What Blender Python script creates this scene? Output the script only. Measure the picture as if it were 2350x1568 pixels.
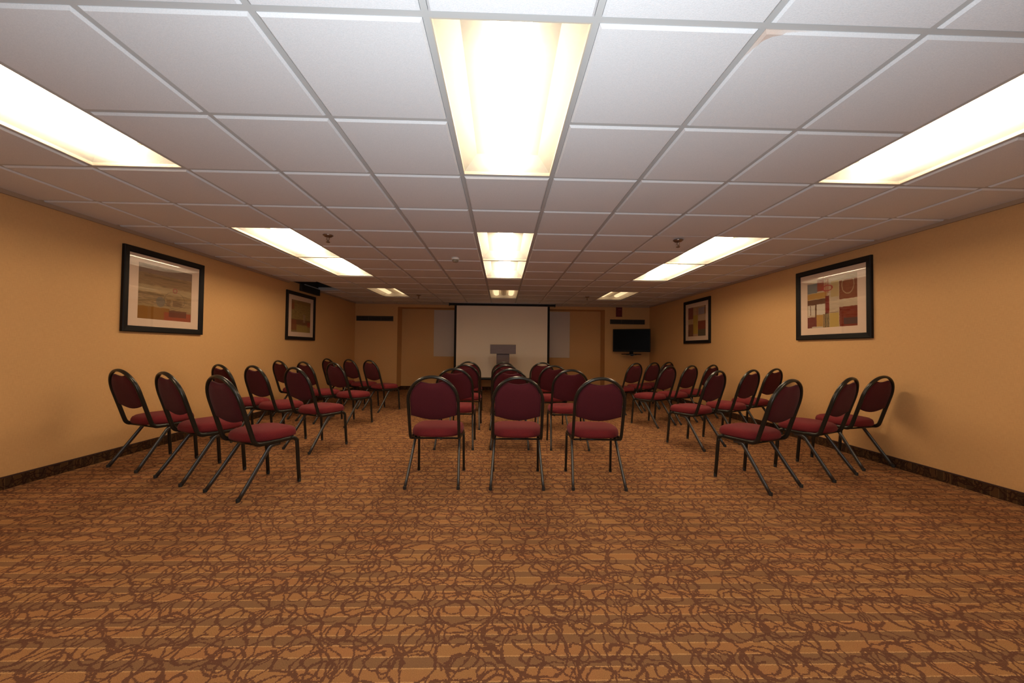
import bpy, bmesh, math, random
from mathutils import Vector, Matrix
random.seed(7)
PI = math.pi
for o in list(bpy.data.objects): bpy.data.objects.remove(o)
S = bpy.context.scene
COL = S.collection
T = 0.6096            # ceiling module
CH = 2.2928           # ceiling height (underside of grid)
XL, XR, YB, YF = -3.5127, 4.157, 8.42, -3.048
RX0, RX1, RY, RZ = -2.426, 2.972, 8.85, 2.178   # recess in the back wall
BH = 0.0973

# ------------------------------------------------------------------ camera
FPX = 857.0
yaw, pit, rol = 0.0262, 0.0210, 0.0114
f = Vector((math.sin(yaw)*math.cos(pit), math.cos(yaw)*math.cos(pit), math.sin(pit)))
rt = Vector((math.cos(yaw), -math.sin(yaw), 0)); up = rt.cross(f)
r2 = rt*math.cos(rol) + up*math.sin(rol); u2 = up*math.cos(rol) - rt*math.sin(rol)
cd = bpy.data.cameras.new('camera'); cam = bpy.data.objects.new('camera', cd); COL.objects.link(cam)
cd.sensor_fit = 'HORIZONTAL'; cd.sensor_width = 36.0; cd.lens = 36.0*FPX/2350.0; cd.clip_start = 0.02
m = Matrix.Identity(4)
for i in range(3):
    m[i][0] = r2[i]; m[i][1] = u2[i]; m[i][2] = -f[i]
m[0][3], m[1][3], m[2][3] = 0.285, -1.2998, 1.1145
cam.matrix_world = m
S.camera = cam

# ------------------------------------------------------------------ world, exposure, flash
w = bpy.data.worlds.new('world'); S.world = w; w.use_nodes = True
w.node_tree.nodes['Background'].inputs[0].default_value = (0.02, 0.02, 0.02, 1)
w.node_tree.nodes['Background'].inputs[1].default_value = 0.1
S.view_settings.view_transform = 'Standard'; S.view_settings.look = 'None'
S.view_settings.gamma = 1.0; S.view_settings.exposure = 0.0; S.view_settings.use_curve_mapping = False
LAMP = 29.0                       # radiance of the lit fluorescent lamps
LAMP_COL = (1.0, 0.79, 0.55)
FLASH_W = 74.0
ld = bpy.data.lights.new('camera_flash', 'AREA'); ld.shape = 'DISK'; ld.size = 0.45
ld.energy = FLASH_W; ld.color = (0.83, 0.93, 1.0)
fl = bpy.data.objects.new('camera_flash', ld); COL.objects.link(fl)
fl.location = (0.285, -1.35, 0.88); fl.rotation_euler = (math.radians(180-20), 0, 0)

# ------------------------------------------------------------------ node helpers
def mat(name, col=(0.5, 0.5, 0.5), rough=0.6, metal=0.0, spec=0.5, coat=0.0):
    M = bpy.data.materials.new(name); M.use_nodes = True
    b = M.node_tree.nodes['Principled BSDF']
    b.inputs['Base Color'].default_value = (*col, 1); b.inputs['Roughness'].default_value = rough
    b.inputs['Metallic'].default_value = metal; b.inputs['Specular IOR Level'].default_value = spec
    b.inputs['Coat Weight'].default_value = coat
    return M
class G:
    """tiny node-graph builder"""
    def __init__(s, M): s.M = M; s.nt = M.node_tree; s.b = s.nt.nodes.get('Principled BSDF')
    def n(s, t, **k):
        x = s.nt.nodes.new(t)
        for a, v in k.items(): setattr(x, a, v)
        return x
    def put(s, sock, v):
        if isinstance(v, bpy.types.NodeSocket): s.nt.links.new(v, sock)
        elif isinstance(v, tuple) and len(v) == 3 and sock.type == 'RGBA': sock.default_value = (*v, 1)
        else: sock.default_value = v
    def math(s, op, a, b=0.0, c=0.0, clamp=False):
        x = s.n('ShaderNodeMath', operation=op, use_clamp=clamp)
        s.put(x.inputs[0], a); s.put(x.inputs[1], b); s.put(x.inputs[2], c); return x.outputs[0]
    def vmath(s, op, a, b=(0, 0, 0)):
        x = s.n('ShaderNodeVectorMath', operation=op); s.put(x.inputs[0], a); s.put(x.inputs[1], b); return x.outputs[0]
    def mix(s, fac, a, b):
        x = s.n('ShaderNodeMix', data_type='RGBA'); s.put(x.inputs[0], fac); s.put(x.inputs[6], a); s.put(x.inputs[7], b); return x.outputs[2]
    def obj(s): return s.n('ShaderNodeTexCoord').outputs['Object']
    def geo(s): return s.n('ShaderNodeNewGeometry').outputs['Position']
    def sep(s, v):
        x = s.n('ShaderNodeSeparateXYZ'); s.put(x.inputs[0], v); return x.outputs
    def comb(s, a, b, c=0.0):
        x = s.n('ShaderNodeCombineXYZ'); s.put(x.inputs[0], a); s.put(x.inputs[1], b); s.put(x.inputs[2], c); return x.outputs[0]
    def noise(s, v, scale, detail=2.0, rough=0.5, dist=0.0):
        x = s.n('ShaderNodeTexNoise'); s.put(x.inputs['Vector'], v); x.inputs['Scale'].default_value = scale
        x.inputs['Detail'].default_value = detail; x.inputs['Roughness'].default_value = rough; x.inputs['Distortion'].default_value = dist
        return x.outputs['Fac'], x.outputs['Color']
    def ramp(s, fac, lo, hi):       # linear step lo..hi -> 0..1
        x = s.n('ShaderNodeMapRange'); s.put(x.inputs[0], fac); x.inputs[1].default_value = lo; x.inputs[2].default_value = hi
        return x.outputs[0]
    def bump(s, h, strength, dist=0.002):
        x = s.n('ShaderNodeBump'); x.inputs['Strength'].default_value = strength; x.inputs['Distance'].default_value = dist
        s.put(x.inputs['Height'], h); s.nt.links.new(x.outputs[0], s.b.inputs['Normal'])

# ------------------------------------------------------------------ materials
def carpet_material(name, dark=1.0, base=False):
    M = mat(name, rough=0.95, spec=0.1); g = G(M)
    P = g.geo(); s = g.sep(P)
    if base:   # carpet strip stood against the wall: run the same pattern up the wall
        a = g.math('ADD', s[0], s[1]); P = g.comb(a, s[2], 0.0); s = g.sep(P)
    # loop pile: snap to tufts
    tx, ty = 0.0035, 0.0045
    jx = g.noise(P, 150.0, 0.0)[0]
    qx = g.math('MULTIPLY', g.math('FLOOR', g.math('DIVIDE', s[0], tx)), tx)
    qy = g.math('MULTIPLY', g.math('FLOOR', g.math('ADD', g.math('DIVIDE', s[1], ty), g.math('MULTIPLY', jx, 1.2))), ty)
    Q = g.comb(qx, qy, 0.0)
    warp = g.vmath('MULTIPLY', g.vmath('SUBTRACT', g.noise(Q, 5.0, 1.0)[1], (0.5, 0.5, 0.5)), (0.07, 0.07, 0.0))
    warp2 = g.vmath('MULTIPLY', g.vmath('SUBTRACT', g.noise(Q, 26.0, 2.0)[1], (0.5, 0.5, 0.5)), (0.034, 0.034, 0.0))
    W = g.vmath('ADD', g.vmath('ADD', Q, warp), warp2)
    lines = None
    def ring(off, scale, r0, r1, wid):
        v = g.n('ShaderNodeTexVoronoi'); v.voronoi_dimensions = '2D'; v.inputs['Scale'].default_value = scale; v.inputs['Randomness'].default_value = 0.8
        g.put(v.inputs['Vector'], g.vmath('ADD', W, off))
        rad = g.math('ADD', r0*scale, g.math('MULTIPLY', g.sep(v.outputs['Color'])[0], (r1-r0)*scale))
        d = g.math('ABSOLUTE', g.math('SUBTRACT', v.outputs['Distance'], rad))
        return g.math('LESS_THAN', d, wid*scale)
    def edge(off, scale, wid):
        v = g.n('ShaderNodeTexVoronoi'); v.voronoi_dimensions = '2D'; v.feature = 'DISTANCE_TO_EDGE'; v.inputs['Scale'].default_value = scale
        g.put(v.inputs['Vector'], g.vmath('ADD', W, off))
        return g.math('LESS_THAN', v.outputs['Distance'], wid*scale)
    def iso(off, scale, lvl, wid):
        n = g.noise(g.vmath('ADD', W, off), scale, 0.0)[0]
        return g.math('LESS_THAN', g.math('ABSOLUTE', g.math('SUBTRACT', n, lvl)), wid)
    L = [ring((0, 0, 0), 5.2, 0.030, 0.088, 0.0050), ring((3.37, 1.13, 0), 4.4, 0.05, 0.11, 0.0048), ring((7.1, 5.9, 0), 6.3, 0.02, 0.07, 0.0040), ring((13.4, 8.7, 0), 3.6, 0.06, 0.13, 0.0046), ring((21.7, 3.3, 0), 5.7, 0.03, 0.08, 0.0042),
         edge((1.7, 9.2, 0), 4.8, 0.0042), edge((8.3, 4.1, 0), 3.7, 0.0034)]
    fac = L[0]
    for x in L[1:]: fac = g.math('MAXIMUM', fac, x)
    # stripes across the room
    ph = g.math('FRACT', g.math('DIVIDE', g.math('SUBTRACT', qy if not base else qx, 0.2396-1.033*20), 0.1033))
    olive = g.math('LESS_THAN', ph, 0.455)
    e1 = g.math('LESS_THAN', g.math('ABSOLUTE', g.math('SUBTRACT', ph, 0.475)), 0.022)
    e2 = g.math('GREATER_THAN', ph, 0.962)
    edgeL = g.math('MAXIMUM', e1, e2)
    big = g.noise(Q, 3.0, 2.0)[0]
    k = dark
    tan = g.mix(g.ramp(big, 0.35, 0.65), (0.40*k, 0.194*k, 0.072*k), (0.42*k, 0.184*k, 0.070*k))
    c = g.mix(olive, tan, (0.275*k, 0.138*k, 0.062*k))
    c = g.mix(g.math('MULTIPLY', edgeL, 0.7), c, (0.66*k, 0.36*k, 0.14*k))
    c = g.mix(g.math('MULTIPLY', fac, 0.90), c, (0.150*k, 0.060*k, 0.034*k))
    tuft = g.noise(P, 420.0, 1.0)[0]
    c2 = g.mix(g.ramp(tuft, 0.25, 0.75), (0.72, 0.72, 0.72), (1.25, 1.25, 1.25))
    mx = g.n('ShaderNodeMix', data_type='RGBA', blend_type='MULTIPLY'); mx.inputs[0].default_value = 1.0
    g.put(mx.inputs[6], c); g.put(mx.inputs[7], c2)
    g.put(g.b.inputs['Base Color'], mx.outputs[2])
    g.bump(tuft, 0.5, 0.003)
    return M
M_carpet = carpet_material('loop_pile_carpet', 0.80)
M_basecarpet = carpet_material('carpet_base_strip', dark=0.21, base=True)
M_bind = mat('brown_binding', (0.040, 0.012, 0.006), 0.85)

def wall_material():
    M = mat('tan_wallpaper', rough=0.72, spec=0.25); g = G(M); P = g.geo(); s = g.sep(P)
    h = g.math('ADD', s[0], s[1])
    v1 = g.noise(g.comb(g.math('MULTIPLY', h, 90.0), g.math('MULTIPLY', s[2], 6.0)), 4.0, 2.0)[0]
    v2 = g.noise(g.comb(g.math('MULTIPLY', h, 6.0), g.math('MULTIPLY', s[2], 90.0)), 4.0, 2.0)[0]
    v = g.math('ADD', v1, v2)
    c = g.mix(g.ramp(v, 0.7, 1.3), (0.595, 0.343, 0.140), (0.675, 0.395, 0.170))
    g.put(g.b.inputs['Base Color'], c); g.bump(v, 0.15, 0.001)
    return M
M_wall = wall_material()

def tile_material(name, stain=False):
    M = mat(name, rough=0.9, spec=0.15); g = G(M); P = g.geo()
    n = g.noise(P, 260.0, 2.0)[0]; n2 = g.noise(P, 1.6, 1.0)[0]
    c = g.mix(g.ramp(n, 0.3, 0.7), (0.70, 0.70, 0.71), (0.78, 0.78, 0.79))
    c = g.mix(g.math('MULTIPLY', g.ramp(n2, 0.4, 0.8), 0.12), c, (0.62, 0.61, 0.60))
    if stain:
        s = g.sep(g.obj()); w1 = g.noise(P, 14.0, 2.0)[0]
        a = g.math('ADD', g.math('MULTIPLY', g.math('ADD', s[0], 0.293), g.math('ADD', s[1], 0.293)), 0.0)
        d = g.math('ADD', g.math('ADD', s[0], s[1]), 0.586)
        near = g.math('MULTIPLY', g.math('LESS_THAN', a, g.math('MULTIPLY', w1, 0.0016)), g.math('SUBTRACT', 1.0, g.ramp(d, 0.05, 0.20)))
        c = g.mix(g.math('MULTIPLY', near, 0.55, clamp=True), c, (0.55, 0.33, 0.19))
    g.put(g.b.inputs['Base Color'], c); g.bump(n, 0.35, 0.002)
    return M
M_tile = tile_material('acoustic_tile'); M_tile_stain = tile_material('stained_acoustic_tile', True)
M_grid = mat('painted_steel_grid', (0.50, 0.50, 0.49), 0.5)
M_deck = mat('dark_plenum_deck', (0.05, 0.05, 0.05), 0.9)
M_trim = mat('tan_wall_angle', (0.42, 0.30, 0.20), 0.6)
M_pan = mat('reflector_pan_darkened', (0.31, 0.305, 0.30), 0.5)  # white pan greyed in colour so the lit panels glow less
M_pan_dim = mat('reflector_pan_brightened', (0.88, 0.85, 0.78), 0.5)  # same pan, paler in colour so the dim panels glow more
M_lightframe = mat('white_fixture_frame', (0.55, 0.50, 0.42), 0.45)
def emis(name, col, st):
    M = bpy.data.materials.new(name); M.use_nodes = True; nt = M.node_tree; nt.nodes.clear()
    e = nt.nodes.new('ShaderNodeEmission'); e.inputs[0].default_value = (*col, 1); e.inputs[1].default_value = st
    o = nt.nodes.new('ShaderNodeOutputMaterial'); nt.links.new(e.outputs[0], o.inputs[0]); return M
M_lamp = emis('lit_fluorescent_lamp', LAMP_COL, LAMP)
M_lamp_dim = emis('dim_fluorescent_lamp', (1.0, 0.70, 0.40), LAMP*0.050)
M_basket = mat('unlit_lamp_basket', (0.75, 0.62, 0.44), 0.5)
def lens_material():
    M = bpy.data.materials.new('prismatic_acrylic_lens'); M.use_nodes = True; nt = M.node_tree; nt.nodes.clear()
    t = nt.nodes.new('ShaderNodeBsdfTransparent'); t.inputs[0].default_value = (1.0, 0.985, 0.95, 1)
    d = nt.nodes.new('ShaderNodeBsdfTranslucent'); d.inputs[0].default_value = (0.95, 0.93, 0.88, 1)
    mx = nt.nodes.new('ShaderNodeMixShader'); mx.inputs[0].default_value = 0.12
    o = nt.nodes.new('ShaderNodeOutputMaterial')
    nt.links.new(t.outputs[0], mx.inputs[1]); nt.links.new(d.outputs[0], mx.inputs[2]); nt.links.new(mx.outputs[0], o.inputs[0])
    return M
M_lens = lens_material()
M_metal = mat('dark_bronze_tube', (0.022, 0.019, 0.014), 0.28, 0.35, 0.5)
M_leg = mat('dark_steel_leg', (0.080, 0.078, 0.076), 0.30, 0.65, 0.6)  # paler and more metallic than the frame tubes
M_cap = mat('black_rubber', (0.02, 0.02, 0.02), 0.6)
def fabric(name, a, b):
    M = mat(name, rough=0.9, spec=0.15); g = G(M); n = g.noise(g.obj(), 260.0, 2.0)[0]
    g.put(g.b.inputs['Base Color'], g.mix(g.ramp(n, 0.3, 0.7), a, b)); g.bump(n, 0.3, 0.001)
    g.b.inputs['Sheen Weight'].default_value = 0.04
    return M
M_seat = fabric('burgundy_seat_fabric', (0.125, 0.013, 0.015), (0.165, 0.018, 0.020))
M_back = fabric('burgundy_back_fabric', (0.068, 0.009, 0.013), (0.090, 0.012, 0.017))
M_frame = mat('black_picture_frame', (0.009, 0.007, 0.006), 0.5, spec=0.2)
M_mat = mat('off_white_mat_board', (0.76, 0.56, 0.41), 0.85)
def glass_material():
    M = bpy.data.materials.new('picture_glass'); M.use_nodes = True; nt = M.node_tree; nt.nodes.clear()
    t = nt.nodes.new('ShaderNodeBsdfTransparent'); gl = nt.nodes.new('ShaderNodeBsdfGlossy'); gl.inputs['Roughness'].default_value = 0.02
    lw = nt.nodes.new('ShaderNodeLayerWeight'); pw = nt.nodes.new('ShaderNodeMath'); pw.operation = 'POWER'; pw.inputs[1].default_value = 5.0
    fr = nt.nodes.new('ShaderNodeMath'); fr.operation = 'MULTIPLY_ADD'; fr.inputs[1].default_value = 0.95; fr.inputs[2].default_value = 0.04
    nt.links.new(lw.outputs['Facing'], pw.inputs[0]); nt.links.new(pw.outputs[0], fr.inputs[0])
    mx = nt.nodes.new('ShaderNodeMixShader'); o = nt.nodes.new('ShaderNodeOutputMaterial')
    nt.links.new(fr.outputs[0], mx.inputs[0]); nt.links.new(t.outputs[0], mx.inputs[1]); nt.links.new(gl.outputs[0], mx.inputs[2]); nt.links.new(mx.outputs[0], o.inputs[0])
    return M
M_glass = glass_material()
M_black = mat('black_plastic', (0.004, 0.004, 0.004), 0.5, spec=0.15)
M_screenglass = mat('switched_off_screen', (0.001, 0.001, 0.001), 0.35, spec=0.06)
M_blackmetal = mat('black_metal', (0.010, 0.009, 0.008), 0.45, 0.3)
M_silver = mat('silver_highlight', (0.55, 0.55, 0.55), 0.35, 0.8)
M_projscreen = mat('matte_white_screen', (0.90, 0.79, 0.65), 0.9)
M_screenback = mat('screen_edge_black', (0.010, 0.009, 0.008), 0.9)
M_board = mat('white_enamel_board', (0.60, 0.50, 0.42), 0.5)
M_boardframe = mat('board_edge_trim', (0.60, 0.54, 0.46), 0.4)
M_grille = mat('dark_brown_grille', (0.055, 0.042, 0.028), 0.6)
M_grilleback = mat('grille_void', (0.012, 0.010, 0.008), 0.9)
M_red = mat('fire_alarm_red', (0.13, 0.003, 0.003), 0.5)
M_white = mat('white_plastic', (0.88, 0.84, 0.78), 0.4)
M_lectern = mat('grey_wood_laminate', (0.20, 0.165, 0.165), 0.5)
def lectern_mat():
    g = G(M_lectern); s = g.sep(g.obj())
    n = g.noise(g.comb(g.math('MULTIPLY', s[0], 2.0), g.math('MULTIPLY', s[1], 2.0), g.math('MULTIPLY', s[2], 40.0)), 3.0, 3.0)[0]
    g.put(g.b.inputs['Base Color'], g.mix(n, (0.10, 0.068, 0.072), (0.17, 0.125, 0.135)))
lectern_mat()
M_darkbox = mat('dark_brown_box', (0.022, 0.016, 0.012), 0.7)
M_chrome = mat('dull_brass_sprinkler', (0.30, 0.22, 0.17), 0.35, 0.9)

# ------------------------------------------------------------------ mesh helpers
def mesh_obj(name, bm, M=None, parent=None, smooth=False, bevel=0.0):
    me = bpy.data.meshes.new(name); bm.normal_update(); bm.to_mesh(me); bm.free()
    if M is not None:
        for x in (M if isinstance(M, list) else [M]): me.materials.append(x)
    if smooth:
        for p in me.polygons: p.use_smooth = True
    o = bpy.data.objects.new(name, me); COL.objects.link(o)
    if parent: o.parent = parent
    if bevel:
        md = o.modifiers.new('bevel', 'BEVEL'); md.width = bevel; md.segments = 2; md.limit_method = 'ANGLE'
    return o
def box(bm, x0, x1, y0, y1, z0, z1, mi=0):
    v = [bm.verts.new((x, y, z)) for z in (z0, z1) for y in (y0, y1) for x in (x0, x1)]
    for q in ((0, 2, 3, 1), (4, 5, 7, 6), (0, 1, 5, 4), (2, 6, 7, 3), (0, 4, 6, 2), (1, 3, 7, 5)):
        fc = bm.faces.new([v[i] for i in q]); fc.material_index = mi
    return v
def boxobj(name, dims, M, parent=None, bevel=0.0):
    bm = bmesh.new(); box(bm, *dims); return mesh_obj(name, bm, M, parent, False, bevel)
def sweep(bm, pts, rx, rz=None, seg=10, cap=True):
    """tube along pts; section half sizes rx (sideways) and rz"""
    rz = rz or rx; pts = [Vector(p) for p in pts]; rings = []
    tprev = None; nrm = None
    for i, p in enumerate(pts):
        t = (pts[min(i+1, len(pts)-1)] - pts[max(i-1, 0)]).normalized()
        if nrm is None:
            nrm = Vector((1, 0, 0)) if abs(t.x) < 0.9 else Vector((0, 1, 0))
            nrm = (nrm - t*nrm.dot(t)).normalized()
        else:
            q = tprev.rotation_difference(t); nrm = q @ nrm; nrm = (nrm - t*nrm.dot(t)).normalized()
        bn = t.cross(nrm); tprev = t
        rings.append([bm.verts.new(p + nrm*rx*math.cos(a) + bn*rz*math.sin(a)) for a in [2*PI*k/seg for k in range(seg)]])
    for a, b in zip(rings, rings[1:]):
        for k in range(seg): bm.faces.new((a[k], a[(k+1) % seg], b[(k+1) % seg], b[k]))
    if cap: bm.faces.new(rings[0][::-1]); bm.faces.new(rings[-1])
def lathe(bm, prof, cx=0, cy=0, seg=20):
    rings = []
    for r, z in prof:
        rings.append([bm.verts.new((cx+r*math.cos(2*PI*k/seg), cy+r*math.sin(2*PI*k/seg), z)) for k in range(seg)])
    for a, b in zip(rings, rings[1:]):
        for k in range(seg): bm.faces.new((a[k], a[(k+1) % seg], b[(k+1) % seg], b[k]))
    bm.faces.new(rings[0][::-1]); bm.faces.new(rings[-1])
    bmesh.ops.recalc_face_normals(bm, faces=bm.faces)
def spline(pts, n=6):
    """Catmull-Rom through pts"""
    P = [Vector(p) for p in pts]; P = [P[0]*2-P[1]] + P + [P[-1]*2-P[-2]]; out = []
    for i in range(1, len(P)-2):
        for k in range(n):
            t = k/n; a, b, c, d = P[i-1], P[i], P[i+1], P[i+2]
            out.append(0.5*((2*b) + (c-a)*t + (2*a-5*b+4*c-d)*t*t + (3*b-a-3*c+d)*t**3))
    out.append(P[-2]); return out
def struct(o, label=None):
    o['kind'] = 'structure'
    if label: o['label'] = label
    return o
def empty(name, label, cat, loc=(0, 0, 0), rz=0.0, group=None):
    o = bpy.data.objects.new(name, None); COL.objects.link(o); o.empty_display_size = 0.1
    o.location = loc; o.rotation_euler = (0, 0, rz); o['label'] = label; o['category'] = cat
    if group: o['group'] = group
    return o
def dup(root, loc, rz, label):
    c = root.copy(); COL.objects.link(c); c.location = loc; c.rotation_euler = (0, 0, rz); c['label'] = label
    for ch in list(root.children):
        d = ch.copy(); COL.objects.link(d); d.parent = c
        for g in list(ch.children):
            e = g.copy(); COL.objects.link(e); e.parent = d
    return c

# ------------------------------------------------------------------ room shell
struct(boxobj('floor', (XL-0.15, XR+0.15, YF-0.15, 9.05, -0.08, 0.0), M_carpet), 'orange brown carpet with dark scribbled loops and olive stripes')
struct(boxobj('wall_left', (XL-0.15, XL, YF-0.15, 9.05, 0.0, 2.75), M_wall), 'tan wallpapered side wall left of the chairs')
struct(boxobj('wall_right', (XR, XR+0.15, YF-0.15, 9.05, 0.0, 2.75), M_wall), 'tan wallpapered side wall right of the chairs')
struct(boxobj('wall_front', (XL, XR, YF-0.15, YF, 0.0, 2.75), M_wall), 'tan wall behind the camera')
bm = bmesh.new()
box(bm, XL, RX0, YB, 9.05, 0, 2.75); box(bm, RX1, XR, YB, 9.05, 0, 2.75)
box(bm, RX0, RX1, RY, 9.05, 0, 2.75); box(bm, RX0, RX1, YB, RY, RZ, 2.75)
struct(mesh_obj('wall_back', bm, M_wall), 'tan far wall with a wide shallow recess behind the screen')
def baseboard(name, boxes):
    bm = bmesh.new()
    for b in boxes: box(bm, *b, 0, BH-0.010)
    o = struct(mesh_obj(name, bm, M_basecarpet), 'dark patterned carpet base strip')
    bm = bmesh.new()
    for b in boxes: box(bm, *b, BH-0.010, BH)
    e = mesh_obj('binding', bm, M_bind, o); return o
bt = 0.012
baseboard('baseboard_left', [(XL, XL+bt, YF, YB)])
baseboard('baseboard_right', [(XR-bt, XR, YF, YB)])
baseboard('baseboard_front', [(XL+bt, XR-bt, YF, YF+bt)])
baseboard('baseboard_back', [(XL+bt, RX0+bt, YB-bt, YB), (RX1-bt, XR-bt, YB-bt, YB), (RX0, RX0+bt, YB, RY-bt), (RX1-bt, RX1, YB, RY-bt), (RX0, RX1, RY-bt, RY)])
tw, th = 0.020, 0.042
for i, d in enumerate([(XL, XL+tw, YF, 5.40), (XL, XL+tw, 6.47, YB), (XR-tw, XR, YF, YB), (XL+tw, XR-tw, YB-tw, YB), (XL+tw, XR-tw, YF, YF+tw)]):
    struct(boxobj('trim_%d' % (i+1), (*d, CH-th, CH), M_trim), 'narrow tan wall angle where wall meets ceiling')

# ceiling: grid + deck (one structure), tiles as its children
LIGHTS = [(c, r) for r in (0, 4, 6, 10) for c in (-4, 0, 4)]
covered = {(c, r+k) for c, r in LIGHTS for k in (0, 1)}
HOLE = {(-6, 9), (-6, 10)}
bm = bmesh.new(); gh = 0.012
for c in range(-5, 7): box(bm, c*T-gh, c*T+gh, YF, YB, CH, CH+0.03)
for r in range(-4, 14):
    y = r*T; segs = []
    for c in range(-6, 7):
        x0 = XL if c == -6 else c*T+gh; x1 = XR if c == 6 else (c+1)*T-gh
        if (c, r) in covered and (c, r-1) in covered and not (r in (4, 6, 10, 0)): continue
        if (c, r) in HOLE and (c, r-1) in HOLE: continue
        box(bm, x0, x1, y-gh, y+gh, CH, CH+0.03)
n0 = len(bm.faces)
vs = box(bm, XL, XR, YF, 9.0, 2.62, 2.75, 1)
ceil = struct(mesh_obj('ceiling', bm, [M_grid, M_deck]), 'white drop ceiling of square tiles in a grey grid')
def tile_mesh(w, d, M):
    bm = bmesh.new(); a, b = w/2, d/2; z = 0.0; e = 0.010
    lv = [(a-0.002, b-0.002, 0.012), (a-0.002, b-0.002, 0.0), (a-0.002-e, b-0.002-e, -0.0095)]
    rings = [[bm.verts.new((sx*x, sy*y, zz)) for sx, sy in ((-1, -1), (1, -1), (1, 1), (-1, 1))] for x, y, zz in lv]
    for p, q in zip(rings, rings[1:]):
        for k in range(4): bm.faces.new((p[k], q[k], q[(k+1) % 4], p[(k+1) % 4]))
    bm.faces.new(rings[-1][::-1]); bm.faces.new(rings[0])
    bmesh.ops.recalc_face_normals(bm, faces=bm.faces)
    me = bpy.data.meshes.new('ceiling_tile'); bm.to_mesh(me); bm.free(); me.materials.append(M); return me
cache = {}
for r in range(-5, 14):
    for c in range(-6, 7):
        if (c, r) in covered or (c, r) in HOLE: continue
        x0 = XL if c == -6 else c*T+gh; x1 = XR if c == 6 else (c+1)*T-gh
        y0 = r*T+gh; y1 = YB if r == 13 else (r+1)*T-gh
        st = (c, r) == (2, 0)
        k = (round(x1-x0, 4), round(y1-y0, 4), st)
        if k not in cache: cache[k] = tile_mesh(x1-x0, y1-y0, M_tile_stain if st else M_tile)
        o = bpy.data.objects.new('ceiling_tile', cache[k]); COL.objects.link(o); o.parent = ceil
        dz = 0.010 if (c, r) == (3, 4) else 0.0
        o.location = ((x0+x1)/2, (y0+y1)/2, CH+dz)
        if (c, r) == (0, 2): o.rotation_euler = (math.radians(0.35), math.radians(-0.25), 0)
        if st: o['label'] = 'tile with a brown water stain in its corner'
# short cut tile beyond the open bay, and the rim of that bay
x0, x1 = XL, -5*T-gh
o = bpy.data.objects.new('ceiling_tile', tile_mesh(x1-x0, 11*T-gh-6.47, M_tile)); COL.objects.link(o); o.parent = ceil
o.location = ((x0+x1)/2, (6.47+11*T-gh)/2, CH)
bm = bmesh.new(); box(bm, XL, x1, 6.445, 6.47, CH, CH+0.05); box(bm, XL+0.012, XL+0.03, 5.9, 6.445, CH, CH+0.02)
mesh_obj('open_bay_rim', bm, M_grid, ceil)
bm = bmesh.new(); yb0 = 9*T+gh
box(bm, XL, XL+0.012, yb0, 6.445, CH+0.002, 2.60); box(bm, XL, x1, 6.45, 6.465, CH+0.05, 2.60); box(bm, XL, x1, yb0, yb0+0.01, CH+0.03, 2.60)
mesh_obj('bay_shade_sheets', bm, M_darkbox, ceil)  # added dark sheets stand in for the shade inside the open bay

# ------------------------------------------------------------------ light fixtures
def fixture(lit):
    root = empty('ceiling_light', '', 'ceiling light', group='recessed fluorescent ceiling lights')
    W2, L2 = T/2-gh, T-gh
    bm = bmesh.new(); t = 0.006
    box(bm, -W2, -W2+t, -L2, L2, 0.0, 0.02); box(bm, W2-t, W2, -L2, L2, 0.0, 0.02)
    box(bm, -W2+t, W2-t, -L2, -L2+t, 0.0, 0.02); box(bm, -W2+t, W2-t, L2-t, L2, 0.0, 0.02)
    mesh_obj('frame', bm, M_lightframe, root)
    # reflector pan, open below, sloping sides
    bm = bmesh.new(); a, b = W2-t, L2-t
    prof = [(a, b, 0.02), (a-0.085, b-0.04, 0.120)]
    rg = [[bm.verts.new((sx*x, sy*y, z)) for sx, sy in ((-1, -1), (1, -1), (1, 1), (-1, 1))] for x, y, z in prof]
    for k in range(4): bm.faces.new((rg[0][k], rg[0][(k+1) % 4], rg[1][(k+1) % 4], rg[1][k]))
    bm.faces.new(rg[1])
    mesh_obj('reflector_pan', bm, M_pan if lit else M_pan_dim, root)
    if lit:
        bm = bmesh.new(); seg = 10; n = 14; Lh = L2-0.10; Rw, Rh = 0.085, 0.055; z1 = 0.118
        rings = []
        ys = [-Lh-0.03, -Lh-0.02, -Lh] + [Lh, Lh+0.02, Lh+0.03]; sc = [0.25, 0.75, 1, 1, 0.75, 0.25]
        for y, s in zip(ys, sc):
            rings.append([bm.verts.new((Rw*s*math.cos(PI*k/seg), y, z1-Rh*s*math.sin(PI*k/seg))) for k in range(seg+1)])
        for p, q in zip(rings, rings[1:]):
            for k in range(seg): bm.faces.new((p[k], p[k+1], q[k+1], q[k]))
        bm.faces.new(rings[0]); bm.faces.new(rings[-1][::-1])
        mesh_obj('lamp', bm, M_lamp, root, True)
    else:
        for sx in (-1, 1):
            bm = bmesh.new(); sweep(bm, [(sx*0.165, -L2+0.08, 0.085), (sx*0.165, L2-0.08, 0.078)], 0.058, 0.030, seg=14)
            mesh_obj('lamp', bm, M_lamp_dim, root, True)
        bm = bmesh.new(); sweep(bm, [(0, -L2+0.06, 0.10), (0, L2-0.06, 0.10)], 0.075, 0.045, seg=14)
        mesh_obj('lamp_basket', bm, M_basket, root, True)
    bm = bmesh.new(); box(bm, -a, a, -b, b, 0.004, 0.007)
    mesh_obj('lens', bm, M_lens, root)
    return root
colname = {-4: 'left', 0: 'centre', 4: 'right'}
rowlab = {0: 'brightly lit ceiling light nearest the camera, %s column',
          4: 'lit ceiling light, nearer panel of the %s pair in mid room',
          6: 'lit ceiling light, farther panel of the %s pair in mid room',
          10: 'dim ceiling light nearest the far wall, %s column'}
lit0 = fixture(True); dim0 = fixture(False); first = {True: lit0, False: dim0}; seen = set()
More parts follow.
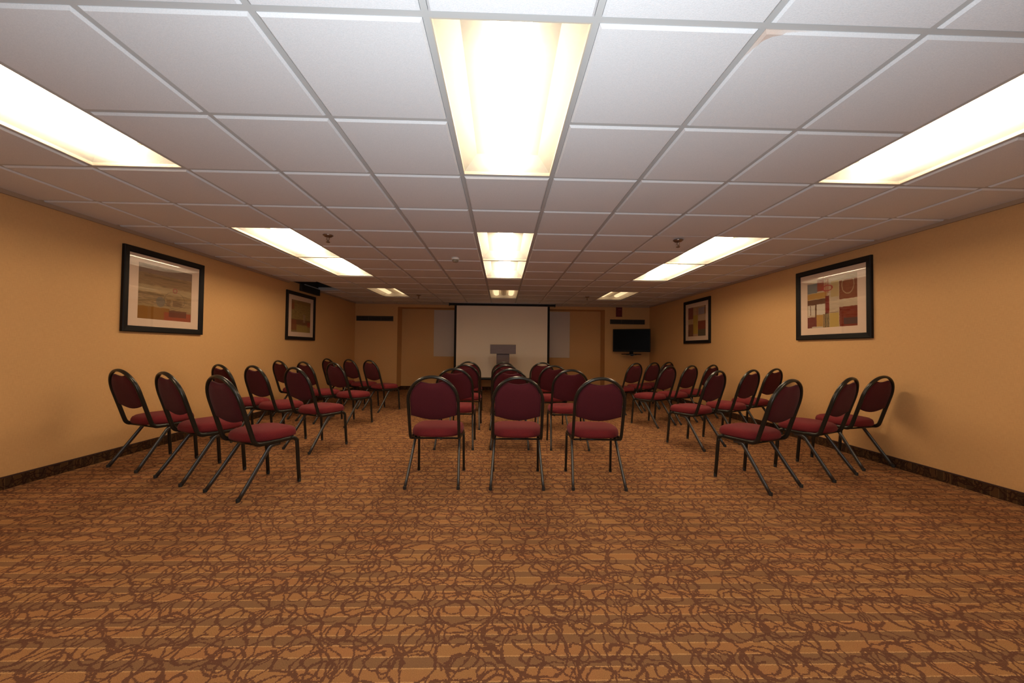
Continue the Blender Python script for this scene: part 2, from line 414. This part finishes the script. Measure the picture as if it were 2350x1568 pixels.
for c, r in LIGHTS:
    lit = r != 10; loc = ((c+0.5)*T, (r+1)*T, CH); lab = rowlab[r] % colname[c]
    if lit not in seen: o = first[lit]; o.location = loc; o['label'] = lab; seen.add(lit)
    else: dup(first[lit], loc, 0, lab)

# ------------------------------------------------------------------ chairs
def make_chair():
    root = empty('banquet_chair', '', 'chair', group='burgundy banquet chairs')
    # seat cushion
    bm = bmesh.new(); N = 40
    def outline(s, a):
        ca, sa = math.cos(a), math.sin(a)
        e = 2/3.8 if sa > 0 else 2/3.0
        x = 0.215*math.copysign(abs(ca)**e, ca); y = (0.193 if sa > 0 else 0.205)*math.copysign(abs(sa)**e, sa)
        x *= 1 - (0.07 if sa < 0 else -0.0)*abs(sa)
        return x*s, y*s + 0.056
    lv = [(0.93, 0.388), (0.99, 0.396), (1.0, 0.412), (0.985, 0.430), (0.95, 0.447), (0.86, 0.459), (0.68, 0.466), (0.35, 0.469)]
    rings = [[bm.verts.new((*outline(s, 2*PI*k/N), z)) for k in range(N)] for s, z in lv]
    for p, q in zip(rings, rings[1:]):
        for k in range(N): bm.faces.new((p[k], p[(k+1) % N], q[(k+1) % N], q[k]))
    bm.faces.new(rings[0][::-1]); bm.faces.new(rings[-1])
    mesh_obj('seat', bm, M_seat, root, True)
    # geometry of the slanted back: straight from (y,z)=(-.145,.45) to (-.285,.892)
    Y0, Z0, Y1, Z1 = -0.145, 0.45, -0.285, 0.892
    def back(x, z, off=0.0):
        t = (z-Z0)/(Z1-Z0); d = Vector((0, Y1-Y0, Z1-Z0)).normalized(); nr = Vector((0, d.z, -d.y))
        return Vector((x, Y0+(Y1-Y0)*t, z)) + nr*off
    # backrest cushion
    R = 0.184; zc = 0.892-0.199; pts = []
    for k in range(13):                        # right side of the inner hoop up to the handle gap
        a = math.radians(-8 + 68*k/12); pts.append((R*math.cos(a) if a > 0 else R, zc + R*math.sin(a)))
    xe, ze = pts[-1]
    for k in range(1, 6):
        t = k/6; x = xe*(1-2*t); pts.append((x, ze - 0.016*math.sin(PI*t)))
    left = [(-x, z) for x, z in pts[:13][::-1]]; pts += left
    low = [(-0.184, 0.575+0.0)] + [(-0.184+0.368*k/10, 0.578-0.040*math.sin(PI*k/10)) for k in range(1, 10)] + [(0.184, 0.575)]
    pts += low
    cx, cz = 0.0, 0.70
    bm = bmesh.new()
    lv = [(0.0, -0.017), (0.6, -0.016), (0.92, -0.011), (0.985, -0.005), (1.0, 0.004), (0.985, 0.013), (0.92, 0.020), (0.6, 0.026), (0.0, 0.027)]
    rings = []
    for s, off in lv:
        if s == 0.0: rings.append([bm.verts.new(back(cx, cz, off))]); continue
        rings.append([bm.verts.new(back(cx+(x-cx)*s, cz+(z-cz)*s, off)) for x, z in pts])
    n = len(pts)
    for p, q in zip(rings, rings[1:]):
        for k in range(n):
            if len(p) == 1: bm.faces.new((p[0], q[k], q[(k+1) % n]))
            elif len(q) == 1: bm.faces.new((p[k], q[0], p[(k+1) % n]))
            else: bm.faces.new((p[k], q[k], q[(k+1) % n], p[(k+1) % n]))
    bmesh.ops.recalc_face_normals(bm, faces=bm.faces)
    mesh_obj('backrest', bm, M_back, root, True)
    # hoop frame: rail - upright - arch - upright - rail
    side = [(0.199, 0.165, 0.376), (0.199, 0.05, 0.3755), (0.199, -0.06, 0.3755), (0.199, -0.100, 0.380), (0.199, -0.126, 0.400), (0.199, -0.140, 0.434)]
    path = [Vector(p) for p in spline(side, 4)]
    for z in (0.50, 0.56, 0.62, 0.67): path.append(back(0.199, z))
    for k in range(0, 25):
        a = PI*k/24; path.append(back(0.199*math.cos(a), zc+0.199*math.sin(a)))
    mir = [Vector((-p.x, p.y, p.z)) for p in path[:-25]][::-1]
    path += mir
    bm = bmesh.new(); sweep(bm, path, 0.0125, 0.0170, seg=12)
    mesh_obj('back_frame', bm, M_metal, root, True)
    bm = bmesh.new(); sweep(bm, [(-0.19, -0.098, 0.371), (0.19, -0.098, 0.371)], 0.008, seg=8)
    mesh_obj('cross_bar', bm, M_metal, root, True)
    for sx in (-1, 1):
        bm = bmesh.new()
        p = [(sx*0.199, 0.165, 0.376), (sx*0.200, 0.186, 0.371), (sx*0.201, 0.203, 0.355), (sx*0.202, 0.210, 0.330), (sx*0.203, 0.222, 0.17), (sx*0.205, 0.235, 0.012)]
        sweep(bm, spline(p, 3), 0.0110, 0.0155, seg=12); l = mesh_obj('leg', bm, M_metal, root, True)
        bm = bmesh.new(); lathe(bm, [(0.013, 0.0), (0.0135, 0.02), (0.012, 0.03)], sx*0.205, 0.235, 12); mesh_obj('foot_cap', bm, M_cap, l)
    for sx in (-1, 1):
        bm = bmesh.new()
        p = [(sx*0.186, 0.075, 0.353), (sx*0.187, 0.03, 0.352), (sx*0.188, -0.000, 0.340), (sx*0.190, -0.022, 0.312), (sx*0.200, -0.13, 0.155), (sx*0.210, -0.231, 0.012)]
        sweep(bm, spline(p, 3), 0.0110, 0.0155, seg=12); l = mesh_obj('leg', bm, M_leg, root, True)
        bm = bmesh.new(); lathe(bm, [(0.013, 0.0), (0.0135, 0.018), (0.0125, 0.026)], sx*0.210, -0.235, 12); mesh_obj('foot_cap', bm, M_cap, l)
    return root
CH_LIST = [
('A11', -2.999, 2.354, -21.1), ('A12', -2.316, 2.044, -27.8), ('A13', -1.669, 1.741, -26.6),
('A21', -2.905, 3.420, -27.0), ('A22', -2.372, 3.200, -27.0), ('A23', -1.785, 2.960, -27.1),
('A31', -3.052, 4.850, -30.0), ('A32', -2.489, 4.500, -30.0), ('A33', -1.944, 4.266, -31.3),
('A41', -2.884, 6.120, -33.0), ('A42', -2.375, 5.871, -33.0), ('A43', -1.872, 5.495, -33.6),
('B11', -0.259, 1.925, -0.2), ('B12', 0.418, 1.911, -0.5), ('B13', 1.080, 1.905, -1.8),
('B21', -0.239, 3.079, 0.9), ('B22', 0.381, 3.088, 0.0), ('B23', 1.053, 3.070, -0.9),
('B31', -0.226, 4.100, 0.0), ('B32', 0.345, 4.080, 0.0), ('B33', 0.996, 4.050, 0.0),
('B41', -0.277, 5.270, 0.0), ('B42', 0.319, 5.250, 0.0), ('B43', 0.963, 5.220, 0.0),
('C11', 2.482, 1.874, 24.1), ('C12', 3.240, 2.166, 26.4), ('C13', 3.866, 2.455, 15.0),
('C21', 2.608, 3.126, 30.5), ('C22', 3.215, 3.423, 28.0), ('C23', 3.809, 3.826, 26.0),
('C31', 2.594, 4.342, 31.6), ('C32', 3.057, 4.600, 31.0), ('C33', 3.601, 4.970, 31.0),
('C41', 2.492, 5.420, 31.0), ('C42', 2.991, 5.850, 31.0), ('C43', 3.418, 6.200, 31.0)]
ROW = {'1': 'row nearest the camera', '2': 'second row from the camera', '3': 'third row from the camera', '4': 'fourth row, farthest from the camera'}
def chair_label(code):
    b, r, k = code
    blk = {'A': 'left block', 'B': 'centre block', 'C': 'right block'}[b]
    if b == 'A': pos = {'1': 'closest to left wall', '2': 'middle of three', '3': 'on the aisle'}[k]
    elif b == 'C': pos = {'1': 'on the aisle', '2': 'middle of three', '3': 'closest to right wall'}[k]
    else: pos = {'1': 'left of three', '2': 'middle of three', '3': 'right of three'}[k]
    return 'burgundy chair, %s, %s, %s' % (blk, ROW[r], pos)
chair0 = make_chair()
for i, (code, x, y, a) in enumerate(CH_LIST):
    if i == 0: chair0.location = (x, y, 0); chair0.rotation_euler = (0, 0, math.radians(a)); chair0['label'] = chair_label(code)
    else: dup(chair0, (x, y, 0), math.radians(a), chair_label(code))

# ------------------------------------------------------------------ framed pictures
def art_material(name, base, noise_amt, rects, rings=()):
    """flat print; local x = 0..1 left to right, z = 0..1 bottom to top (object coords scaled to the print)"""
    M = mat(name, rough=0.85, spec=0.1); g = G(M); s0 = g.sep(g.obj())
    u0 = g.math('ADD', g.math('DIVIDE', s0[0], 0.666), 0.5); v0 = g.math('SUBTRACT', 0.5, g.math('DIVIDE', s0[2], 0.586))
    P = g.comb(u0, v0); wn = g.noise(P, 22.0, 3.0)[1]; ws = g.sep(wn)
    u = g.math('ADD', u0, g.math('MULTIPLY', g.math('SUBTRACT', ws[0], 0.5), 0.022)); v = g.math('ADD', v0, g.math('MULTIPLY', g.math('SUBTRACT', ws[1], 0.5), 0.03))
    st = g.noise(g.comb(g.math('MULTIPLY', u0, 3.0), g.math('MULTIPLY', v0, 16.0)), 2.5, 5.0, 0.65)[0]
    c = g.mix(g.ramp(st, 0.3, 0.7), tuple(x*(1-noise_amt) for x in base), tuple(min(1, x*(1+noise_amt*0.6)) for x in base))
    for x0, x1, y0, y1, col, op in rects:
        f1 = g.math('MULTIPLY', g.math('GREATER_THAN', u, x0), g.math('LESS_THAN', u, x1))
        f2 = g.math('MULTIPLY', g.math('GREATER_THAN', v, y0), g.math('LESS_THAN', v, y1))
        fm = g.math('MULTIPLY', g.math('MULTIPLY', f1, f2), g.math('MULTIPLY_ADD', st, 0.5*op, op*0.7), clamp=True)
        c = g.mix(fm, c, col)
    for cx, cy, rx, ry, wd, col, op in rings:
        dx = g.math('DIVIDE', g.math('SUBTRACT', u, cx), rx); dy = g.math('DIVIDE', g.math('SUBTRACT', v, cy), ry)
        d = g.math('SQRT', g.math('ADD', g.math('MULTIPLY', dx, dx), g.math('MULTIPLY', dy, dy)))
        fm = g.math('LESS_THAN', g.math('ABSOLUTE', g.math('SUBTRACT', d, 1.0 if wd < 0.9 else 0.0)), wd)
        c = g.mix(g.math('MULTIPLY', fm, op), c, col)
    g.put(g.b.inputs['Base Color'], c); return M
CR = (0.55, 0.42, 0.28); RD = (0.22, 0.035, 0.015); OC = (0.45, 0.24, 0.055); DB = (0.14, 0.055, 0.025); GR = (0.20, 0.20, 0.19); YE = (0.50, 0.33, 0.08)
art_rn = art_material('print_patchwork', CR, 0.18, [
    (0, .22, .06, .26, GR, 1), (.22, .36, .0, .24, (0.30, .06, .03), 1), (.36, .47, .0, .30, (0.45, .22, .10), .7), (.50, .66, .08, .40, YE, .6),
    (0, .42, .27, .39, OC, 1), (0, .44, .40, .51, DB, 1), (.67, 1, .10, .47, (0.24, .07, .03), 1), (.02, .17, .52, .73, (.60, .50, .38), 1),
    (.06, .075, .52, .73, DB, 1), (.17, .20, .5, .78, DB, 1), (.21, .38, .51, .73, (.62, .52, .40), 1), (.39, .47, .36, .72, (.22, .03, .02), 1),
    (.0, .21, .77, 1, (.17, .03, .02), 1), (.20, .36, .73, .98, OC, 1), (.34, .475, .72, 1, (.40, .27, .12), 1), (.355, .368, .72, 1, DB, 1), (.385, .40, .70, 1, (.02, .02, .015), 1),
    (.42, .432, .70, 1, (.02, .02, .015), 1), (.45, .462, .72, 1, (.02, .02, .015), 1), (.48, .66, .72, 1, YE, 1), (.48, .66, .70, .715, DB, .7),
    (.67, 1, .62, 1, (.20, .028, .012), 1), (.75, 1, .84, .96, (.09, .06, .05), .9), (.39, .40, 0, .35, (.35, .06, .05), .8), (.43, .438, 0, .35, (.35, .06, .05), .8), (.10, .33, .97, 1, (.5, .42, .3), 1)],
    [(.43, .20, .10, .055, .16, (.40, .05, .05), .9), (.83, .20, .11, .17, .07, (.42, .30, .17), .8)])
art_rf = art_material('print_blocks', (0.46, 0.27, 0.13), 0.2, [
    (0, .30, 0, .40, (.20, .035, .035), 1), (.30, .56, .28, .92, (.42, .27, .03), .9), (0, .30, .58, 1, (.16, .05, .025), 1), (.60, .94, .05, .28, (.24, .20, .22), 1),
    (.94, 1, .0, .28, DB, 1), (.50, .56, .05, .28, (.36, .12, .10), .7), (.58, 1, .50, .78, (.20, .03, .02), 1), (.58, 1, .78, 1, (.10, .08, .05), 1), (.58, 1, .30, .48, (.48, .33, .22), .8)])
art_ln = art_material('print_weathered_bands', (0.34, 0.215, 0.105), 0.55, [
    (0, 1, 0, .16, (.25, .16, .12), .8), (0, 1, .17, .36, (.26, .15, .075), .6), (0, 1, .38, .50, (.44, .31, .165), .7), (0, .45, .52, .555, (.15, .09, .04), .6), (.1, .9, .20, .23, (.14, .08, .04), .5),
    (.50, .58, .60, .74, (.17, .09, .04), .5), (.62, .80, .60, .72, (.15, .08, .04), .6), (0, 1, .73, .78, (.38, .26, .12), .6), (0, .56, .77, 1, (.28, .12, .025), 1), (.46, 1, .84, 1, (.32, .07, .03), 1), (.55, .90, .80, .93, (.14, .05, .03), .9)],
    [(.39, .66, .085, .10, .95, (.17, .14, .11), .75), (.66, .41, .035, .04, .35, (.35, .10, .08), .8), (.66, .60, .20, .16, .03, (.15, .10, .06), .6)])
art_lf = art_material('print_olive_field', (0.30, 0.19, 0.06), 0.5, [
    (0, .14, 0, .30, (.26, .05, .02), .8), (0, 1, .0, .12, (.22, .11, .03), .6), (0, 1, .60, .76, (.13, .045, .025), .9), (0, .26, .62, .94, (.24, .06, .025), .8), (.82, 1, .66, .82, (.26, .03, .02), .8),
    (.28, .85, .80, 1, (.34, .23, .06), .8), (.60, .72, .42, .68, (.36, .24, .13), .6)])
def picture(side, yc, zc, art, label, wdt=1.0, hgt=0.875):
    """local x left to right as seen, local z up, local -y towards the room"""
    loc = (XL, yc, zc) if side == 'L' else (XR, yc, zc)
    root = empty('framed_picture', label, 'picture', loc, PI/2 if side == 'L' else -PI/2, 'framed abstract prints on the side walls')
    a, b, fw, d = wdt/2, hgt/2, 0.062, 0.032
    bm = bmesh.new()
    prof = [(0.0, 0.0), (0.0, d*0.8), (0.008, d), (fw-0.012, d*0.85), (fw, d*0.55), (fw, 0.004)]   # (inset, depth)
    rg = [[bm.verts.new((sx*(a-i), -dd, sz*(b-i))) for sx, sz in ((-1, -1), (1, -1), (1, 1), (-1, 1))] for i, dd in prof]
    for p, q in zip(rg, rg[1:]):
        for k in range(4): bm.faces.new((p[k], p[(k+1) % 4], q[(k+1) % 4], q[k]))
    bmesh.ops.recalc_face_normals(bm, faces=bm.faces)
    mesh_obj('frame', bm, M_frame, root)
    ia, ib = a-fw, b-fw; pa, pb = 0.333, 0.293
    bm = bmesh.new()
    for q in ((-ia, -pa, -ib, ib), (pa, ia, -ib, ib), (-pa, pa, -ib, -pb), (-pa, pa, pb, ib)): box(bm, q[0], q[1], -0.010, -0.004, q[2], q[3])
    mesh_obj('mat_board', bm, M_mat, root)
    boxobj('art_print', (-pa, pa, -0.008, -0.004, -pb, pb), art, root)
    boxobj('glass_pane', (-ia+0.001, ia-0.001, -0.0145, -0.0130, -ib+0.001, ib-0.001), M_glass, root)
    return root
picture('L', 3.003, 1.690, art_ln, 'framed print of weathered beige bands with a grey disc, near left wall')
picture('L', 5.825, 1.682, art_lf, 'framed olive and brown print farther along left wall, below the dark box')
picture('R', 2.990, 1.712, art_rn, 'framed red, ochre and cream patchwork print, near right wall')
picture('R', 6.025, 1.712, art_rf, 'framed maroon and grey block print farther along right wall, beside the television')

# ------------------------------------------------------------------ back wall things
# whiteboard in the recess
wb = empty('whiteboard', 'long white board on the recessed wall, mostly hidden behind the projection screen', 'whiteboard', (0.28, RY, 0.903))
boxobj('board_panel', (-1.825, 1.825, -0.018, 0.0, 0.015, 1.235), M_board, wb)
bm = bmesh.new()
for q in ((-1.84, -1.825, 0, 1.25), (1.825, 1.84, 0, 1.25)): box(bm, q[0], q[1], -0.026, 0, q[2], q[3])
for q in ((0, 0.015), (1.235, 1.25)): box(bm, -1.825, 1.825, -0.026, 0, *q)
mesh_obj('board_frame', bm, M_boardframe, wb)

# projection screen
SY = 8.25
sc = empty('projection_screen', 'pulled-down white projection screen with black borders in front of the far wall', 'projection screen', (0.278, SY, 0.335))
bm = bmesh.new()
sweep(bm, [(-1.345, 0.0, 1.915), (1.345, 0.0, 1.915)], 0.036, 0.028, seg=14); box(bm, -1.36, -1.345, -0.045, 0.045, 1.875, 1.957); box(bm, 1.345, 1.36, -0.045, 0.045, 1.875, 1.957)
mesh_obj('screen_housing', bm, M_blackmetal, sc, False)
bm = bmesh.new(); box(bm, -1.36, 1.36, -0.030, 0.0, 1.944, 1.957); mesh_obj('housing_top_highlight', bm, M_silver, sc)  # pale strip added as the highlight along the housing top
boxobj('white_surface', (-1.163, 1.163, -0.0015, 0.0015, 0.055, 1.885), M_projscreen, sc)
boxobj('black_border', (-1.220, -1.163, -0.0015, 0.0015, 0.03, 1.885), M_screenback, sc)
boxobj('black_border', (1.163, 1.220, -0.0015, 0.0015, 0.03, 1.885), M_screenback, sc)
bm = bmesh.new(); sweep(bm, [(-1.24, 0, 0.022), (1.24, 0, 0.022)], 0.020, 0.030, seg=10); mesh_obj('bottom_bar', bm, M_blackmetal, sc)
bm = bmesh.new()
for x in (-1.1, 1.1): box(bm, x-0.012, x+0.012, -0.012, 0.17, 1.945, 1.9578)
mesh_obj('hanger', bm, M_blackmetal, sc)

# lectern
lc = empty('lectern', 'grey wooden lectern with a wide reading desk on a slim column, before the screen', 'lectern', (0.306, 7.40, 0.0))
bm = bmesh.new()
v = box(bm, -0.298, 0.298, 0.0, 0.40, 1.007, 1.045)
mesh_obj('desk_floor', bm, M_lectern, lc)
bm = bmesh.new(); box(bm, -0.298, 0.298, -0.018, 0.0, 1.007, 1.222); mesh_obj('front_panel', bm, M_lectern, lc, bevel=0.003)
bm = bmesh.new()
for sx in (-1, 1):
    x0, x1 = (sx*0.298, sx*0.280) if sx < 0 else (0.280, 0.298)
    vs = [bm.verts.new(p) for x in (x0, x1) for p in ((x, 0.0, 1.045), (x, 0.40, 1.045), (x, 0.40, 1.10), (x, 0.0, 1.215))]
    bm.faces.new(vs[:4]); bm.faces.new(vs[4:][::-1])
    for k in range(4): bm.faces.new((vs[k], vs[4+k], vs[4+(k+1) % 4], vs[(k+1) % 4]))
bmesh.ops.recalc_face_normals(bm, faces=bm.faces)
mesh_obj('side_panel', bm, M_lectern, lc)
bm = bmesh.new(); vs = [bm.verts.new(p) for p in ((-0.28, 0.0, 1.185), (0.28, 0.0, 1.185), (0.28, 0.40, 1.07), (-0.28, 0.40, 1.07), (-0.28, 0.0, 1.199), (0.28, 0.0, 1.199), (0.28, 0.40, 1.084), (-0.28, 0.40, 1.084))]
for q in ((0, 1, 2, 3), (4, 7, 6, 5), (0, 4, 5, 1), (1, 5, 6, 2), (2, 6, 7, 3), (3, 7, 4, 0)): bm.faces.new([vs[i] for i in q])
mesh_obj('reading_surface', bm, M_lectern, lc)
boxobj('column', (-0.150, 0.150, 0.05, 0.30, 0.05, 1.007), M_lectern, lc, 0.004)
boxobj('base', (-0.26, 0.26, -0.05, 0.42, 0.0, 0.05), M_lectern, lc, 0.006)

# linear grilles
def grille(x0, x1, z0, z1, label):
    t = empty('air_grille', label, 'vent', ((x0+x1)/2, YB, z0), 0, 'long air grilles on the far wall')
    a, h = (x1-x0)/2, z1-z0
    boxobj('backing', (-a+0.01, a-0.01, -0.004, 0.0, 0.008, h-0.008), M_grilleback, t)
    bm = bmesh.new()
    box(bm, -a, a, -0.016, 0, 0, 0.012); box(bm, -a, a, -0.016, 0, h-0.012, h); box(bm, -a, -a+0.014, -0.016, 0, 0.012, h-0.012); box(bm, a-0.014, a, -0.016, 0, 0.012, h-0.012)
    for x in (-a/3, a/3): box(bm, x-0.005, x+0.005, -0.016, 0, 0.012, h-0.012)
    mesh_obj('frame', bm, M_grille, t)
    n = 5
    for k in range(n):
        z = 0.012 + (h-0.024)*(k+0.5)/n
        boxobj('slat', (-a+0.014, a-0.014, -0.013, -0.005, z-0.004, z+0.004), M_grille, t)
grille(-3.478, -2.535, 1.808, 1.936, 'long dark slatted air grille high on the left end of the far wall')
grille(3.108, 4.025, 1.806, 1.930, 'long dark slatted air grille above the television')

# fire alarm
fa = empty('fire_alarm', 'small red fire alarm above the right air grille', 'fire alarm', (3.344, YB, 2.008))
boxobj('body', (-0.068, 0.068, -0.05, 0.0, 0.0, 0.222), M_red, fa, 0.006)
boxobj('strobe_lens', (-0.042, 0.042, -0.062, -0.05, 0.165, 0.185), mat('pink_strobe_lens', (0.25, 0.07, 0.07), 0.4), fa, 0.004)
boxobj('wall_plate', (-0.082, 0.082, -0.008, 0.0, -0.008, 0.25), mat('dark_red_plate', (0.16, 0.02, 0.02), 0.5), fa)

# television on a swivel stand shelf in the corner
tv = empty('television', 'switched-off black flat television on a bracket in the right far corner', 'television', (3.568, 8.11, 1.0), math.radians(-24.0))
boxobj('screen_body', (-0.455, 0.455, -0.028, 0.028, 0.085, 0.665), M_black, tv, 0.008)
boxobj('display_panel', (-0.425, 0.425, -0.0295, -0.0275, 0.135, 0.640), M_screenglass, tv)
bm = bmesh.new(); lathe(bm, [(0.05, 0.028), (0.045, 0.10)], 0, 0.0, 16); mesh_obj('stand_neck', bm, M_black, tv, True)
bm = bmesh.new()
rg = [[bm.verts.new((0.25*s*math.cos(2*PI*k/28), 0.12*s*math.sin(2*PI*k/28)-0.01, z)) for k in range(28)] for s, z in ((0.97, 0.012), (1, 0.020), (0.96, 0.030), (0.3, 0.034))]
for p, q in zip(rg, rg[1:]):
    for k in range(28): bm.faces.new((p[k], p[(k+1) % 28], q[(k+1) % 28], q[k]))
bm.faces.new(rg[0][::-1]); bm.faces.new(rg[-1]); mesh_obj('stand_base', bm, mat('gloss_black', (0.008, 0.008, 0.008), 0.12), tv, True)
bm = bmesh.new(); box(bm, -0.12, 0.12, -0.07, 0.10, 0.004, 0.012); box(bm, -0.03, 0.03, 0.10, 0.318, -0.02, 0.012)
mesh_obj('wall_bracket', bm, M_blackmetal, tv)

# dark box under the open ceiling bay, left wall
db = empty('wall_speaker', 'dark brown box fixed high on left wall under an open ceiling bay', 'speaker', (XL, 6.10, 2.165))
boxobj('cabinet', (0.0, 0.050, -0.35, 0.35, 0.0, 0.125), M_darkbox, db, 0.004)
boxobj('speaker_cloth', (0.050, 0.054, -0.33, 0.33, 0.012, 0.113), mat('black_cloth', (0.012, 0.009, 0.008), 0.95), db)

# sprinklers and smoke detector
def sprinkler():
    t = empty('sprinkler_head', '', 'sprinkler', group='pendent sprinkler heads')
    bm = bmesh.new(); lathe(bm, [(0.050, 0.0), (0.052, -0.004), (0.034, -0.018), (0.016, -0.020)], seg=20); mesh_obj('escutcheon', bm, M_chrome, t, True)
    bm = bmesh.new(); lathe(bm, [(0.010, -0.012), (0.010, -0.034), (0.007, -0.040), (0.007, -0.070)], seg=12)
    sweep(bm, spline([(0.009, 0, -0.03), (0.017, 0, -0.045), (0.004, 0, -0.062)], 3), 0.0025, seg=6); sweep(bm, spline([(-0.009, 0, -0.03), (-0.017, 0, -0.045), (-0.004, 0, -0.062)], 3), 0.0025, seg=6)
    mesh_obj('head_body', bm, M_chrome, t, True)
    bm = bmesh.new(); lathe(bm, [(0.020, -0.070), (0.021, -0.073), (0.018, -0.076)], seg=14); mesh_obj('deflector', bm, M_chrome, t, True)
    return t
sp0 = sprinkler(); zz = CH-0.0095
for i, (x, y, lab) in enumerate([(-1.544, 2.62, 'metal ceiling sprinkler beside the left mid-room lights'), (2.123, 2.56, 'metal ceiling sprinkler beside the right mid-room lights'),
                                 (-1.563, 6.93, 'small far ceiling sprinkler right of the left dim light'), (2.131, 6.80, 'small far ceiling sprinkler left of the right dim light')]):
    if i == 0: sp0.location = (x, y, zz); sp0['label'] = lab
    else: dup(sp0, (x, y, zz), 0, lab)
sd = empty('smoke_detector', 'small white smoke detector on the ceiling left of the central lights', 'smoke detector', (-0.33, 3.50, zz))
bm = bmesh.new(); lathe(bm, [(0.052, 0.0), (0.052, -0.022), (0.046, -0.026)], seg=24); mesh_obj('detector_base', bm, M_white, sd, True)
bm = bmesh.new(); lathe(bm, [(0.040, -0.026), (0.040, -0.040), (0.030, -0.056), (0.012, -0.060)], seg=24); mesh_obj('sensor_cap', bm, mat('smoke_grey_plastic', (0.30, 0.25, 0.18), 0.5), sd, True)
